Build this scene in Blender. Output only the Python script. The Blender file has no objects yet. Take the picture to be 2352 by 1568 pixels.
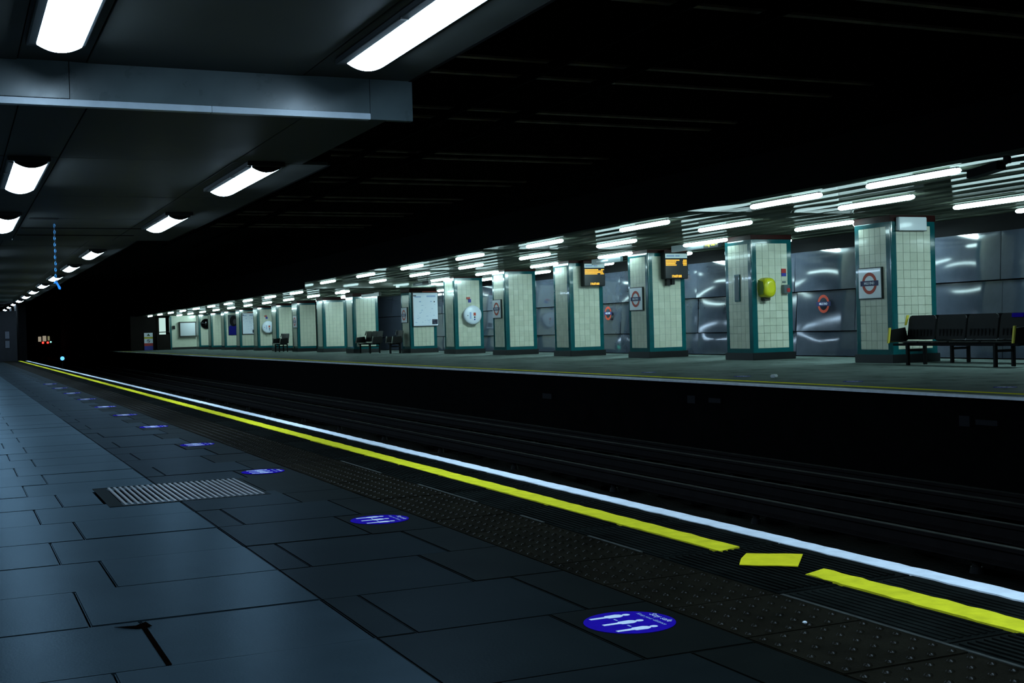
import bpy, bmesh, math, random
from mathutils import Vector, Matrix

random.seed(7)
S = bpy.context.scene
C = S.collection

# ------------------------------------------------------------------ camera
# world: x across the tracks, y along the platform, z up; platform surface at z = 0; metres
CAM_H = 0.91
YAW, PITCH, ROLL, FPX = math.radians(24.276), math.radians(-0.649), math.radians(-1.624), 2845.87
F = Vector((math.sin(YAW) * math.cos(PITCH), math.cos(YAW) * math.cos(PITCH), math.sin(PITCH)))
RT = Vector((math.cos(YAW), -math.sin(YAW), 0))
UP = RT.cross(F)
R2 = RT * math.cos(ROLL) + UP * math.sin(ROLL)
U2 = UP * math.cos(ROLL) - RT * math.sin(ROLL)
cam = bpy.data.objects.new('camera', bpy.data.cameras.new('camera'))
C.objects.link(cam)
cam.data.sensor_width = 36.0
cam.data.lens = FPX / 2352 * 36.0
cam.data.clip_end = 500
cam.matrix_world = Matrix(((R2.x, U2.x, -F.x, 0), (R2.y, U2.y, -F.y, 0), (R2.z, U2.z, -F.z, CAM_H), (0, 0, 0, 1)))
S.camera = cam

# ------------------------------------------------------------------ world, exposure
w = bpy.data.worlds.new('world')
S.world = w
w.use_nodes = True
w.node_tree.nodes['Background'].inputs[0].default_value = (0, 0, 0, 1)
S.view_settings.view_transform = 'Standard'
S.view_settings.look = 'None'
S.view_settings.exposure = 0.0
S.view_settings.gamma = 1.0
S.view_settings.use_curve_mapping = False
NEAR_LAMP, FAR_LAMP, FILL_LAMP = 37.0, 17.0, 112.0        # radiance of the fluorescent strips, the last for added fill lights


# ------------------------------------------------------------------ materials
M = {}


def mat(name, col, rough=0.6, metal=0.0, var=0.0, vscale=6.0, bump=0.0, bscale=40.0, bdist=0.01, emit=None, estr=0.0, spec=0.5, coat=0.0, col2=None, rvar=0.0, stretch=None, gloss=None, fres=0.0, gcol=(1, 1, 1)):
    m = bpy.data.materials.new(name)
    m.use_nodes = True
    nt = m.node_tree
    b = nt.nodes['Principled BSDF']
    b.inputs['Base Color'].default_value = (*col, 1)
    b.inputs['Roughness'].default_value = rough
    b.inputs['Metallic'].default_value = metal
    b.inputs['Specular IOR Level'].default_value = spec
    b.inputs['Coat Weight'].default_value = coat
    if emit:
        b.inputs['Emission Color'].default_value = (*emit, 1)
        b.inputs['Emission Strength'].default_value = estr
    tc = None
    if var or bump or rvar:
        tc = nt.nodes.new('ShaderNodeNewGeometry')
        src = tc.outputs['Position']
        if stretch:
            mp = nt.nodes.new('ShaderNodeMapping')
            mp.inputs['Scale'].default_value = stretch
            nt.links.new(src, mp.inputs['Vector'])
            src = mp.outputs[0]
    if var or rvar:
        n = nt.nodes.new('ShaderNodeTexNoise')
        n.inputs['Scale'].default_value = vscale
        n.inputs['Detail'].default_value = 6
        n.inputs['Roughness'].default_value = 0.65
        nt.links.new(src, n.inputs['Vector'])
    if var:
        r = nt.nodes.new('ShaderNodeValToRGB')
        c2 = col2 or tuple(max(0, c * (1 + var)) for c in col)
        c1 = tuple(c * (1 - var) for c in col)
        r.color_ramp.elements[0].position, r.color_ramp.elements[1].position = 0.3, 0.72
        r.color_ramp.elements[0].color = (*c1, 1)
        r.color_ramp.elements[1].color = (*c2, 1)
        nt.links.new(n.outputs['Fac'], r.inputs[0])
        nt.links.new(r.outputs[0], b.inputs['Base Color'])
    if rvar:
        mr = nt.nodes.new('ShaderNodeMapRange')
        mr.inputs['From Min'].default_value, mr.inputs['From Max'].default_value = 0.3, 0.7
        mr.inputs['To Min'].default_value, mr.inputs['To Max'].default_value = max(0.03, rough - rvar), min(1, rough + rvar)
        nt.links.new(n.outputs['Fac'], mr.inputs[0])
        nt.links.new(mr.outputs[0], b.inputs['Roughness'])
    if bump:
        n2 = nt.nodes.new('ShaderNodeTexNoise')
        n2.inputs['Scale'].default_value = bscale
        n2.inputs['Detail'].default_value = 3
        nt.links.new(src, n2.inputs['Vector'])
        bp = nt.nodes.new('ShaderNodeBump')
        bp.inputs['Strength'].default_value = bump
        bp.inputs['Distance'].default_value = bdist
        nt.links.new(n2.outputs['Fac'], bp.inputs['Height'])
        nt.links.new(bp.outputs[0], b.inputs['Normal'])
    if gloss is not None:      # matt paint with a constant share of sheen
        d = nt.nodes.new('ShaderNodeBsdfDiffuse')
        g = nt.nodes.new('ShaderNodeBsdfGlossy')
        mx = nt.nodes.new('ShaderNodeMixShader')
        mx.inputs[0].default_value = gloss
        if fres:               # more sheen at grazing angles
            fr = nt.nodes.new('ShaderNodeFresnel')
            fr.inputs['IOR'].default_value = 1.45
            ml = nt.nodes.new('ShaderNodeMath')
            ml.operation = 'MULTIPLY_ADD'
            ml.inputs[1].default_value = fres
            ml.inputs[2].default_value = gloss
            nt.links.new(fr.outputs[0], ml.inputs[0])
            nt.links.new(ml.outputs[0], mx.inputs[0])
        d.inputs['Color'].default_value = (*col, 1)
        g.inputs['Color'].default_value = (*gcol, 1)
        g.inputs['Roughness'].default_value = rough
        if var:
            nt.links.new(r.outputs[0], d.inputs['Color'])
        if rvar:
            nt.links.new(mr.outputs[0], g.inputs['Roughness'])
        if bump:
            nt.links.new(bp.outputs[0], d.inputs['Normal'])
            nt.links.new(bp.outputs[0], g.inputs['Normal'])
        nt.links.new(d.outputs[0], mx.inputs[1])
        nt.links.new(g.outputs[0], mx.inputs[2])
        nt.links.new(mx.outputs[0], nt.nodes['Material Output'].inputs['Surface'])
        nt.nodes.remove(b)
    M[name] = m
    return m


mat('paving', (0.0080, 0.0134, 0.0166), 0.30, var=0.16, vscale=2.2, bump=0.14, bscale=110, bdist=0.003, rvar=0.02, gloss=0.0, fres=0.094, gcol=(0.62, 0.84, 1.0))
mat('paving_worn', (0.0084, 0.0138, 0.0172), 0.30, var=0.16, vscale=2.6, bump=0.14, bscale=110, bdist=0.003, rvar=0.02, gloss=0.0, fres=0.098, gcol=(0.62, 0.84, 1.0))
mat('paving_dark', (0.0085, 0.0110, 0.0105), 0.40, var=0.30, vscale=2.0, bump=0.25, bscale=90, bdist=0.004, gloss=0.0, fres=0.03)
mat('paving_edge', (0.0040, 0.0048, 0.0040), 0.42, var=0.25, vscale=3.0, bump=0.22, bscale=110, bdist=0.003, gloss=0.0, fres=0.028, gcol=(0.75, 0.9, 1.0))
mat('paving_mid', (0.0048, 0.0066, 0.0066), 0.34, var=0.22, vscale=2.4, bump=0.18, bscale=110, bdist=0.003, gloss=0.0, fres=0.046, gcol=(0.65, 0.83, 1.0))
mat('tactile', (0.0062, 0.0054, 0.0034), 0.28, var=0.4, vscale=4, bump=0.3, bscale=120, bdist=0.003, gloss=0.009)
mat('coping', (0.0055, 0.0068, 0.0060), 0.30, var=0.5, vscale=5, bump=0.2, bscale=120, bdist=0.003, gloss=0.008)
mat('grout', (0.0012, 0.0013, 0.0014), 0.9, spec=0.1)
mat('rust_dirt', (0.0022, 0.0011, 0.0008), 0.9, var=0.4, gloss=0.0)
mat('white_paint', (0.80, 0.85, 0.90), 0.6, var=0.14, vscale=9, bump=0.2, bscale=150, bdist=0.003, gloss=0.01)
mat('yellow_paint', (0.70, 0.63, 0.022), 0.5, var=0.18, vscale=14, bump=0.2, bscale=150, bdist=0.003, gloss=0.008)
mat('yellow_tape', (0.72, 0.62, 0.018), 0.30, var=0.10, vscale=20, bump=0.5, bscale=25, bdist=0.006, gloss=0.014)
mat('grate_steel', (0.009, 0.0125, 0.018), 0.40, metal=0.2, var=0.3, vscale=30, spec=0.12)
mat('sticker_blue', (0.013, 0.004, 0.25), 0.5, var=0.12, vscale=40, gloss=0.003)
mat('sticker_white', (0.62, 0.68, 0.80), 0.5)
mat('ceiling_panel', (0.056, 0.060, 0.056), 0.55, var=0.3, vscale=1.6, spec=0.16, rvar=0.06, bump=0.03, bscale=6, bdist=0.004)
mat('riser_panel', (0.062, 0.084, 0.090), 0.30, var=0.12, vscale=4, spec=0.35, rvar=0.05)
mat('riser_trim', (0.40, 0.46, 0.52), 0.35, var=0.1, vscale=8)
mat('lamp_housing', (0.020, 0.023, 0.024), 0.4, spec=0.3)
mat('mortar', (0.032, 0.034, 0.030), 0.8, var=0.6, vscale=20, spec=0.1)
mat('lamp_flank_lit', (0.05, 0.06, 0.065), 0.5, spec=0.2)  # lamplight on the tray side is put into this paler grey
mat('lamp_near', (0.8, 0.85, 0.85), 0.4, emit=(0.52, 0.77, 1.0), estr=NEAR_LAMP)
mat('lamp_far', (0.8, 0.85, 0.85), 0.4, emit=(0.64, 0.97, 1.0), estr=FAR_LAMP)
mat('lamp_fill', (0.8, 0.85, 0.85), 0.4, emit=(0.64, 0.97, 1.0), estr=FILL_LAMP)  # only for lights added to brighten the pillar faces
mat('far_ceiling', (0.072, 0.082, 0.064), 0.055, var=0.3, vscale=1.4, gloss=0.050)
mat('far_fascia', (0.0025, 0.0025, 0.003), 0.8, spec=0.1)
mat('far_floor', (0.080, 0.102, 0.096), 0.30, var=0.35, vscale=1.6, bump=0.2, bscale=70, bdist=0.004, rvar=0.06, gloss=0.008, fres=0.02)
mat('cream_tile', (0.59, 0.61, 0.50), 0.16, var=0.07, vscale=5, coat=0.2)
mat('cream_tile_pale', (0.62, 0.64, 0.53), 0.16, var=0.07, vscale=5, coat=0.2)
mat('cream_tile_dull', (0.56, 0.585, 0.475), 0.18, var=0.08, vscale=5, coat=0.2)
mat('tile_grout', (0.36, 0.40, 0.35), 0.8)
mat('green_tile', (0.004, 0.085, 0.095), 0.13, var=0.15, vscale=6, coat=0.4)
mat('plinth_black', (0.006, 0.006, 0.007), 0.4)
mat('red_band', (0.022, 0.0016, 0.001), 0.5, var=0.2, spec=0.12)
mat('wall_panel', (0.034, 0.041, 0.058), 0.075, var=0.22, vscale=1.5, spec=0.8)
mat('wall_backing', (0.0015, 0.0015, 0.002), 0.8, spec=0.1)
mat('soot', (0.0016, 0.0016, 0.0018), 0.95, var=0.4, vscale=2, spec=0.05)
mat('soot_wall', (0.0018, 0.0017, 0.0018), 0.95, var=0.6, vscale=3, spec=0.05)
mat('girder', (0.020, 0.015, 0.011), 0.75, var=0.5, vscale=4, spec=0.1)
mat('girder_flange_lit', (0.34, 0.25, 0.18), 0.7, var=0.6, vscale=3, spec=0.2)  # paler than the web: light caught on the flange is painted in
mat('ballast', (0.0018, 0.0016, 0.0015), 0.95, var=0.5, vscale=14, bump=0.8, bscale=30, bdist=0.03, spec=0.05)
mat('sleeper', (0.0022, 0.002, 0.0018), 0.9, var=0.4, spec=0.05)
mat('rail_steel', (0.0075, 0.006, 0.006), 0.6, var=0.3, vscale=5, spec=0.06)
mat('ceramic', (0.005, 0.0045, 0.0045), 0.6, spec=0.1)
mat('sign_white', (0.80, 0.84, 0.90), 0.2, coat=0.3)
mat('sign_frame', (0.010, 0.014, 0.014), 0.45)
mat('roundel_red', (0.42, 0.040, 0.016), 0.35)
mat('roundel_blue', (0.008, 0.010, 0.075), 0.35)
mat('print_white', (0.76, 0.81, 0.92), 0.5)
mat('print_blue', (0.02, 0.03, 0.30), 0.5)
mat('print_pale_blue', (0.32, 0.42, 0.66), 0.5)
mat('print_navy', (0.008, 0.010, 0.035), 0.5)
mat('print_red', (0.42, 0.02, 0.02), 0.5)
mat('print_yellow', (0.55, 0.48, 0.02), 0.5)
mat('print_black', (0.006, 0.006, 0.008), 0.5)
mat('print_green', (0.03, 0.09, 0.03), 0.5)
mat('screen_black', (0.004, 0.004, 0.006), 0.3)
mat('amber_led', (0.1, 0.05, 0.0), 0.5, emit=(1.0, 0.50, 0.035), estr=1.5)
mat('way_out_light', (0.1, 0.1, 0.0), 0.5, emit=(0.80, 1.0, 0.02), estr=1.1)
mat('indicator_header', (0.78, 0.84, 0.86), 0.4)
mat('black_metal', (0.0030, 0.0030, 0.0034), 0.5, spec=0.2)
mat('bench_steel', (0.0045, 0.0048, 0.0056), 0.35, metal=0.2, var=0.2, vscale=8, spec=0.15)
mat('bench_frame', (0.0022, 0.0022, 0.0022), 0.5, spec=0.15)
mat('bench_yellow', (0.55, 0.46, 0.04), 0.45)
mat('steel_edge', (0.22, 0.23, 0.22), 0.25, metal=1.0)
mat('hood_yellow', (0.56, 0.54, 0.008), 0.3, coat=0.3)
mat('hood_inside', (0.10, 0.16, 0.01), 0.6)
mat('disc_white', (0.66, 0.72, 0.82), 0.3, coat=0.3)
mat('grey_plate', (0.10, 0.13, 0.14), 0.3, metal=0.3)
mat('hoarding', (0.010, 0.008, 0.007), 0.8, var=0.3, spec=0.1)
mat('board_grey', (0.42, 0.44, 0.47), 0.5)
mat('board_frame', (0.02, 0.018, 0.012), 0.6)
mat('mirror_dark', (0.02, 0.02, 0.022), 0.04, metal=1.0)
mat('portrait_skin', (0.05, 0.042, 0.05), 0.6, spec=0.1)
mat('poster_blue', (0.004, 0.005, 0.14), 0.6, spec=0.1)
mat('portrait_hair', (0.004, 0.003, 0.005), 0.6, spec=0.1)
mat('poster_ground', (0.05, 0.075, 0.085), 0.5, spec=0.2)
mat('chain_blue', (0.05, 0.35, 0.75), 0.35)
mat('chain_dark', (0.006, 0.012, 0.02), 0.5, spec=0.1)
mat('ribbon_blue', (0.03, 0.32, 0.95), 0.35, coat=0.2)
mat('train_body', (0.010, 0.010, 0.012), 0.5)
mat('cab_glow', (0.1, 0.1, 0.1), 0.5, emit=(1.0, 0.85, 0.62), estr=0.28)
mat('cab_glow_dim', (0.1, 0.1, 0.1), 0.5, emit=(0.9, 0.85, 0.45), estr=0.20)
mat('red_light', (0.1, 0, 0), 0.5, emit=(1.0, 0.03, 0.02), estr=4.0)
mat('cyan_light', (0.1, 0.1, 0.1), 0.5, emit=(0.35, 1.0, 0.9), estr=1.6)
mat('blue_signal_light', (0.1, 0.1, 0.1), 0.5, emit=(0.10, 0.42, 1.0), estr=2.0)
mat('green_light', (0.1, 0.1, 0.1), 0.5, emit=(0.08, 1.0, 0.75), estr=3.0)
mat('door_glow', (0.2, 0.2, 0.2), 0.5, emit=(0.70, 1.0, 0.93), estr=0.75)
mat('end_wall_near', (0.006, 0.0066, 0.009), 0.6, var=0.3, spec=0.15)
mat('notice_dim', (0.05, 0.055, 0.07), 0.6, spec=0.2)
mat('wall_tile_left', (0.30, 0.34, 0.36), 0.3, var=0.1)
mat('plate_dim', (0.012, 0.012, 0.014), 0.7, spec=0.1)
mat('paper', (0.75, 0.8, 0.85), 0.6)


# ------------------------------------------------------------------ mesh helpers
class MB:
    """collects shapes; build() links them as one mesh object"""

    def __init__(s):
        s.v, s.f, s.m, s.sm = [], [], [], []

    def add(s, vs, fs, mi=0, smooth=False):
        o = len(s.v)
        s.v += [tuple(v) for v in vs]
        s.f += [tuple(i + o for i in f) for f in fs]
        s.m += [mi] * len(fs)
        s.sm += [smooth] * len(fs)
        return s

    def box(s, x0, x1, y0, y1, z0, z1, mi=0, bv=0.0):
        if bv <= 0:
            v = [(x, y, z) for z in (z0, z1) for y in (y0, y1) for x in (x0, x1)]
            f = [(0, 2, 3, 1), (4, 5, 7, 6), (0, 1, 5, 4), (2, 6, 7, 3), (0, 4, 6, 2), (1, 3, 7, 5)]
            return s.add(v, f, mi)
        bm = bmesh.new()
        bmesh.ops.create_cube(bm, size=1.0)
        for q in bm.verts:
            q.co = Vector(((x0 + x1) / 2 + q.co.x * (x1 - x0), (y0 + y1) / 2 + q.co.y * (y1 - y0), (z0 + z1) / 2 + q.co.z * (z1 - z0)))
        bmesh.ops.bevel(bm, geom=list(bm.edges), offset=bv, segments=2, affect='EDGES')
        bm.verts.index_update()
        s.add([q.co for q in bm.verts], [[q.index for q in f.verts] for f in bm.faces], mi)
        bm.free()
        return s

    def prism(s, pts, d, mi=0, smooth=False):
        """pts: 3-D outline (planar, any winding), d: extrusion vector"""
        n = len(pts)
        d = Vector(d)
        a = [Vector(p) for p in pts]
        b = [p + d for p in a]
        f = [tuple(range(n))[::-1], tuple(range(n, 2 * n))]
        o = len(s.v)
        s.add(a + b, f, mi)
        s.add(a + b, [(i, (i + 1) % n, n + (i + 1) % n, n + i) for i in range(n)], mi, smooth)
        return s

    def tube(s, p, q, r, n=10, mi=0, r2=None, caps=True):
        p, q = Vector(p), Vector(q)
        ax = (q - p).normalized()
        t = Vector((0, 0, 1)) if abs(ax.z) < 0.9 else Vector((1, 0, 0))
        u = ax.cross(t).normalized()
        v = ax.cross(u)
        r2 = r if r2 is None else r2
        A = [p + (u * math.cos(2 * math.pi * i / n) + v * math.sin(2 * math.pi * i / n)) * r for i in range(n)]
        B = [q + (u * math.cos(2 * math.pi * i / n) + v * math.sin(2 * math.pi * i / n)) * r2 for i in range(n)]
        s.add(A + B, [(i, (i + 1) % n, n + (i + 1) % n, n + i) for i in range(n)], mi, True)
        if caps:
            s.add(A + B, [tuple(range(n))[::-1], tuple(range(n, 2 * n))], mi)
        return s

    def path(s, pts, r, n=8, mi=0):
        for a, b in zip(pts, pts[1:]):
            s.tube(a, b, r, n, mi)
        return s

    def dome(s, c, r, hgt, ax='z', n=20, rings=6, mi=0, base=True):
        """cap of a flattened sphere at c, rising along +ax by hgt"""
        E = {'z': (Vector((1, 0, 0)), Vector((0, 1, 0)), Vector((0, 0, 1))), '-y': (Vector((1, 0, 0)), Vector((0, 0, 1)), Vector((0, -1, 0))), '-x': (Vector((0, -1, 0)), Vector((0, 0, 1)), Vector((-1, 0, 0)))}[ax]
        c = Vector(c)
        vs = []
        for k in range(rings):
            t = k / rings * math.pi / 2
            for i in range(n):
                a = 2 * math.pi * i / n
                vs.append(c + E[0] * (r * math.cos(t) * math.cos(a)) + E[1] * (r * math.cos(t) * math.sin(a)) + E[2] * (hgt * math.sin(t)))
        vs.append(c + E[2] * hgt)
        fs = [(k * n + i, k * n + (i + 1) % n, (k + 1) * n + (i + 1) % n, (k + 1) * n + i) for k in range(rings - 1) for i in range(n)]
        fs += [((rings - 1) * n + i, (rings - 1) * n + (i + 1) % n, rings * n) for i in range(n)]
        s.add(vs, fs, mi, True)
        if base:
            s.add(vs[:n], [tuple(range(n))[::-1]], mi)
        return s

    def mesh(s, name, mats):
        me = bpy.data.meshes.new(name)
        me.from_pydata(s.v, [], s.f)
        for m_ in (mats if isinstance(mats, (list, tuple)) else [mats]):
            me.materials.append(M[m_])
        me.polygons.foreach_set('material_index', s.m)
        me.polygons.foreach_set('use_smooth', s.sm)
        bm = bmesh.new()
        bm.from_mesh(me)
        bmesh.ops.recalc_face_normals(bm, faces=bm.faces)
        bm.to_mesh(me)
        bm.free()
        me.update()
        return me

    def build(s, name, mats, parent=None, loc=(0, 0, 0), rot=(0, 0, 0)):
        return inst(name, s.mesh(name, mats), parent, loc, rot)


def inst(name, me, parent=None, loc=(0, 0, 0), rot=(0, 0, 0)):
    o = bpy.data.objects.new(name, me)
    C.objects.link(o)
    o.parent = parent
    o.location = loc
    o.rotation_euler = rot
    return o


def tag(o, label, cat, group=None, kind=None):
    o['label'] = label
    o['category'] = cat
    if group:
        o['group'] = group
    if kind:
        o['kind'] = kind
    return o


def thing(name, label, cat, loc=(0, 0, 0), rotz=0, group=None, kind=None):
    o = bpy.data.objects.new(name, None)
    C.objects.link(o)
    o.location = loc
    o.rotation_euler = (0, 0, rotz)
    o.empty_display_size = 0.2
    return tag(o, label, cat, group, kind)


def stuff(o):
    o['kind'] = 'stuff'
    return o


def copy_tree(o, parent=None):
    c = o.copy()
    C.objects.link(c)
    c.parent = parent
    for ch in o.children:
        copy_tree(ch, c)
    return c


_tcache = {}


def text_mesh(txt, size, mname, depth=0.0, align='CENTER', bold=0.0):
    k = (txt, size, mname, depth, align, bold)
    if k in _tcache:
        return _tcache[k]
    cu = bpy.data.curves.new('lettering', 'FONT')
    cu.body = txt
    cu.size = size
    cu.extrude = depth
    cu.offset = bold
    cu.align_x = align
    cu.align_y = 'CENTER'
    cu.resolution_u = 2
    ob = bpy.data.objects.new('lettering', cu)
    C.objects.link(ob)
    bpy.context.view_layer.update()
    me = bpy.data.meshes.new_from_object(ob)
    bpy.data.objects.remove(ob)
    me.materials.clear()
    me.materials.append(M[mname])
    _tcache[k] = me
    return me


ORD = ['first', 'second', 'third', 'fourth', 'fifth', 'sixth', 'seventh', 'eighth', 'ninth', 'tenth', 'eleventh', 'twelfth', 'thirteenth', 'fourteenth', 'fifteenth', 'sixteenth', 'seventeenth', 'eighteenth', 'nineteenth', 'twentieth']
FACE_TRACK = (math.pi / 2, 0, -math.pi / 2)     # text and plates lying in xy turned to face -x
FACE_CAM = (math.pi / 2, 0, 0)                   # turned to face -y

# ================================================================== NEAR PLATFORM
EDGE = 3.14
floor = thing('floor', 'dark stone-flagged platform floor along the yellow line', 'floor', kind='structure')
MB().box(-2.6, EDGE - 0.02, -9, 82, -0.30, -0.035).build('floor_bed', 'grout', floor)
MB().box(EDGE - 0.10, EDGE - 0.05, -9, 75, -1.25, -0.04).build('platform_face', 'soot_wall', floor)

# flagstones: rows of 0.606 m, joints as in the photograph
ROW, Y0 = 0.606, 3.525
GAP = 0.005
_slab = {}


def slab_mesh(wd, ln, mname):
    k = (round(wd, 3), round(ln, 3), mname)
    if k not in _slab:
        _slab[k] = MB().box(0, wd, 0, ln, -0.05, 0, bv=0.004).mesh('paving_slab', mname)
    return _slab[k]


def row_breaks(k):
    left = [-2.55, -1.55, -0.55, 0.52, 1.12] if k % 2 == 0 else [-2.55, -1.3, -0.38, 0.37, 1.12]
    right = [1.12, 1.25, 1.83, 2.05] if k % 2 == 0 else [1.12, 1.69, 2.05]
    return left, right


far_slabs = MB()
for k in range(-12, 117):
    y0 = Y0 + k * ROW
    left, right = row_breaks(k)
    off = 0.03 if k % 3 == 0 else 0.0
    for br, side in ((left, 'l'), (right, 'r')):
        for a, b in zip(br, br[1:]):
            if side == 'r' and 7.0 < y0 + 0.3 < 7.95 and a < 1.6:
                continue
            if side == 'l' and 7.0 < y0 + 0.3 < 7.95 and b > 0.75:
                b = 0.735
            if a >= b - 0.02:
                continue
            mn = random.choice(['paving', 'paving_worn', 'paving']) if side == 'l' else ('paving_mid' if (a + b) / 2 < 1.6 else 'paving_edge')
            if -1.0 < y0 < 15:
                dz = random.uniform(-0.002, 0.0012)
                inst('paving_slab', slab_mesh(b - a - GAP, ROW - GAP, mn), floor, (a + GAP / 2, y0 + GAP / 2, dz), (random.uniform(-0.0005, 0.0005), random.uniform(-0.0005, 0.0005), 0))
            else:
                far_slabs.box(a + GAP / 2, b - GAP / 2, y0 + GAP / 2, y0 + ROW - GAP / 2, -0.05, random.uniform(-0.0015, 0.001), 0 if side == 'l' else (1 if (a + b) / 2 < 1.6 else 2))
stuff(far_slabs.build('distant_paving', ['paving', 'paving_mid', 'paving_edge'], floor))
# slabs at the sides of the drain grate
for y0 in (Y0 + 6 * ROW,):
    inst('paving_slab', slab_mesh(2.05 - 1.63 - GAP, 0.93, 'paving_edge'), floor, (1.63 + GAP / 2, 6.99, 0.0))
# a broken corner with rusty dirt between two flags, and thin mortar strips
MB().prism([(0.50, 4.02, 0.0015), (0.435, 4.075, 0.0015), (0.50, 4.06, 0.0015), (0.535, 4.10, 0.0015), (0.545, 4.03, 0.0015)], (0, 0, 0.001)).build('broken_corner', 'rust_dirt', floor)
MB().box(0.512, 0.528, 3.53, 4.04, 0.0002, 0.0016).build('joint_dirt', 'rust_dirt', floor)

# tactile blister slabs
TS = 0.43
tm = MB().box(0.002, TS - 0.002, 0.002, TS - 0.002, -0.05, 0, bv=0.003)
for i in range(6):
    for j in range(6):
        tm.dome(((i + 0.5) * TS / 6, (j + 0.5) * TS / 6, 0), 0.0135, 0.0065, n=8, rings=2, base=False)
tme = tm.mesh('tactile_slab', 'tactile')
for k in range(-22, 150):
    y0 = 3.40 + k * TS
    if y0 < -3:
        continue
    inst('tactile_slab', tme, floor, (2.05, y0, random.uniform(-0.002, 0.0)))

# ridged coping stones (long ridges parallel to the edge)
CW, CL = EDGE - 2.485, 0.76
def coping(ridge):
    b = MB().box(0.003, CW, 0.003, CL - 0.003, -0.06, 0, bv=0.004)
    n = 17
    for i in range(n):
        x = 0.03 + i * (CW - 0.17) / (n - 1)
        b.box(x - 0.007, x + 0.007, 0.03, CL - 0.03, -0.001, ridge)
    return b.mesh('coping_stone', 'coping')
cop = [coping(0.0055), coping(0.003), coping(0.0045)]
for k in range(-9, 94):
    inst('coping_stone', cop[(k * 7 + (k // 3)) % 3], floor, (2.48, 3.40 + k * CL, random.uniform(-0.002, 0.0)), (random.uniform(-.0012, .0012), random.uniform(-.003, .002), 0))
# pale worn mortar line between blister slabs and coping
mm = MB()
for a, b in ((2.35, 3.38), (4.3, 4.75), (5.2, 5.45), (6.0, 6.9), (7.6, 8.5)):
    mm.box(2.472, 2.486, a, b, -0.01, 0.0015)
stuff(mm.build('mortar_line', 'mortar', floor))

# white edge line and yellow line, slightly ragged
def ragged(x0, x1, y0, y1, z, th, step=0.10, amp=0.006, cut0=0.0, cut1=0.0):
    n = max(2, int((y1 - y0) / step))
    L = [(x0 + random.uniform(-amp, amp), y0 + (y1 - y0) * i / n) for i in range(n + 1)]
    Rr = [(x1 + random.uniform(-amp, amp), y0 + (y1 - y0) * i / n) for i in range(n + 1)]
    Rr[0] = (Rr[0][0], y0 + cut0)
    L[-1] = (L[-1][0], y1 - cut1)
    b = MB()
    v = [(x, y, z + th) for x, y in L] + [(x, y, z + th) for x, y in Rr] + [(x, y, z) for x, y in L] + [(x, y, z) for x, y in Rr]
    m_ = n + 1
    f = [(i, i + m_, i + m_ + 1, i + 1) for i in range(n)]
    f += [(i, i + 1, 2 * m_ + i + 1, 2 * m_ + i) for i in range(n)]
    f += [(m_ + i + 1, m_ + i, 3 * m_ + i, 3 * m_ + i + 1) for i in range(n)]
    f += [(0, 2 * m_, 3 * m_, m_), (m_ - 1, 2 * m_ - 1, 4 * m_ - 1, 3 * m_ - 1)]
    return b.add(v, f)

o = ragged(3.048, EDGE + 0.002, -4, 62, -0.004, 0.0075, 0.07, 0.005).build('platform_edge_line', 'white_paint')
tag(o, 'white painted line on the very edge of the near platform', 'line', kind='structure')
o = ragged(2.732, 2.848, 4.115, 62, -0.002, 0.009, 0.08, 0.005, cut0=0.04).build('safety_line', 'yellow_paint')
tag(o, 'long yellow safety line running away along the near platform', 'line')
o = ragged(2.732, 2.848, -4, 3.625, -0.002, 0.009, 0.05, 0.006, cut1=0.05).build('safety_line', 'yellow_paint')
tag(o, 'short yellow safety line beyond the gap, nearest the viewer', 'line')
tp = [(2.78, 4.01), (2.845, 3.958), (2.90, 3.925), (2.95, 3.88), (2.87, 3.79), (2.79, 3.70), (2.735, 3.755), (2.68, 3.79), (2.63, 3.84), (2.70, 3.93)]
o = MB().prism([(x, y, 0.0062) for x, y in tp], (0, 0, 0.003)).build('tape_strip', 'yellow_tape')
tag(o, 'loose slanted piece of yellow tape in the gap of the yellow line', 'tape')

# drain grate
gr = thing('drain_grate', 'rectangular ribbed steel drain grate set into the flagstones', 'grate', (0.745, 7.0, 0))
gf = MB()
gf.box(0, 0.88, 0, 0.02, -0.035, 0.002).box(0, 0.88, 0.90, 0.92, -0.035, 0.002).box(0, 0.075, 0.02, 0.90, -0.035, 0.001).box(0.86, 0.88, 0.02, 0.90, -0.035, 0.002)
gf.build('frame', 'paving_edge', gr)
MB().box(0.075, 0.86, 0.02, 0.90, -0.034, -0.026).build('pit', 'grout', gr)
bar = MB().box(-0.010, 0.010, 0.0, 0.88, -0.026, 0.004, bv=0.003).mesh('bar', 'grate_steel')
for i in range(24):
    inst('bar', bar, gr, (0.092 + i * 0.0328, 0.02, 0))

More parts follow.
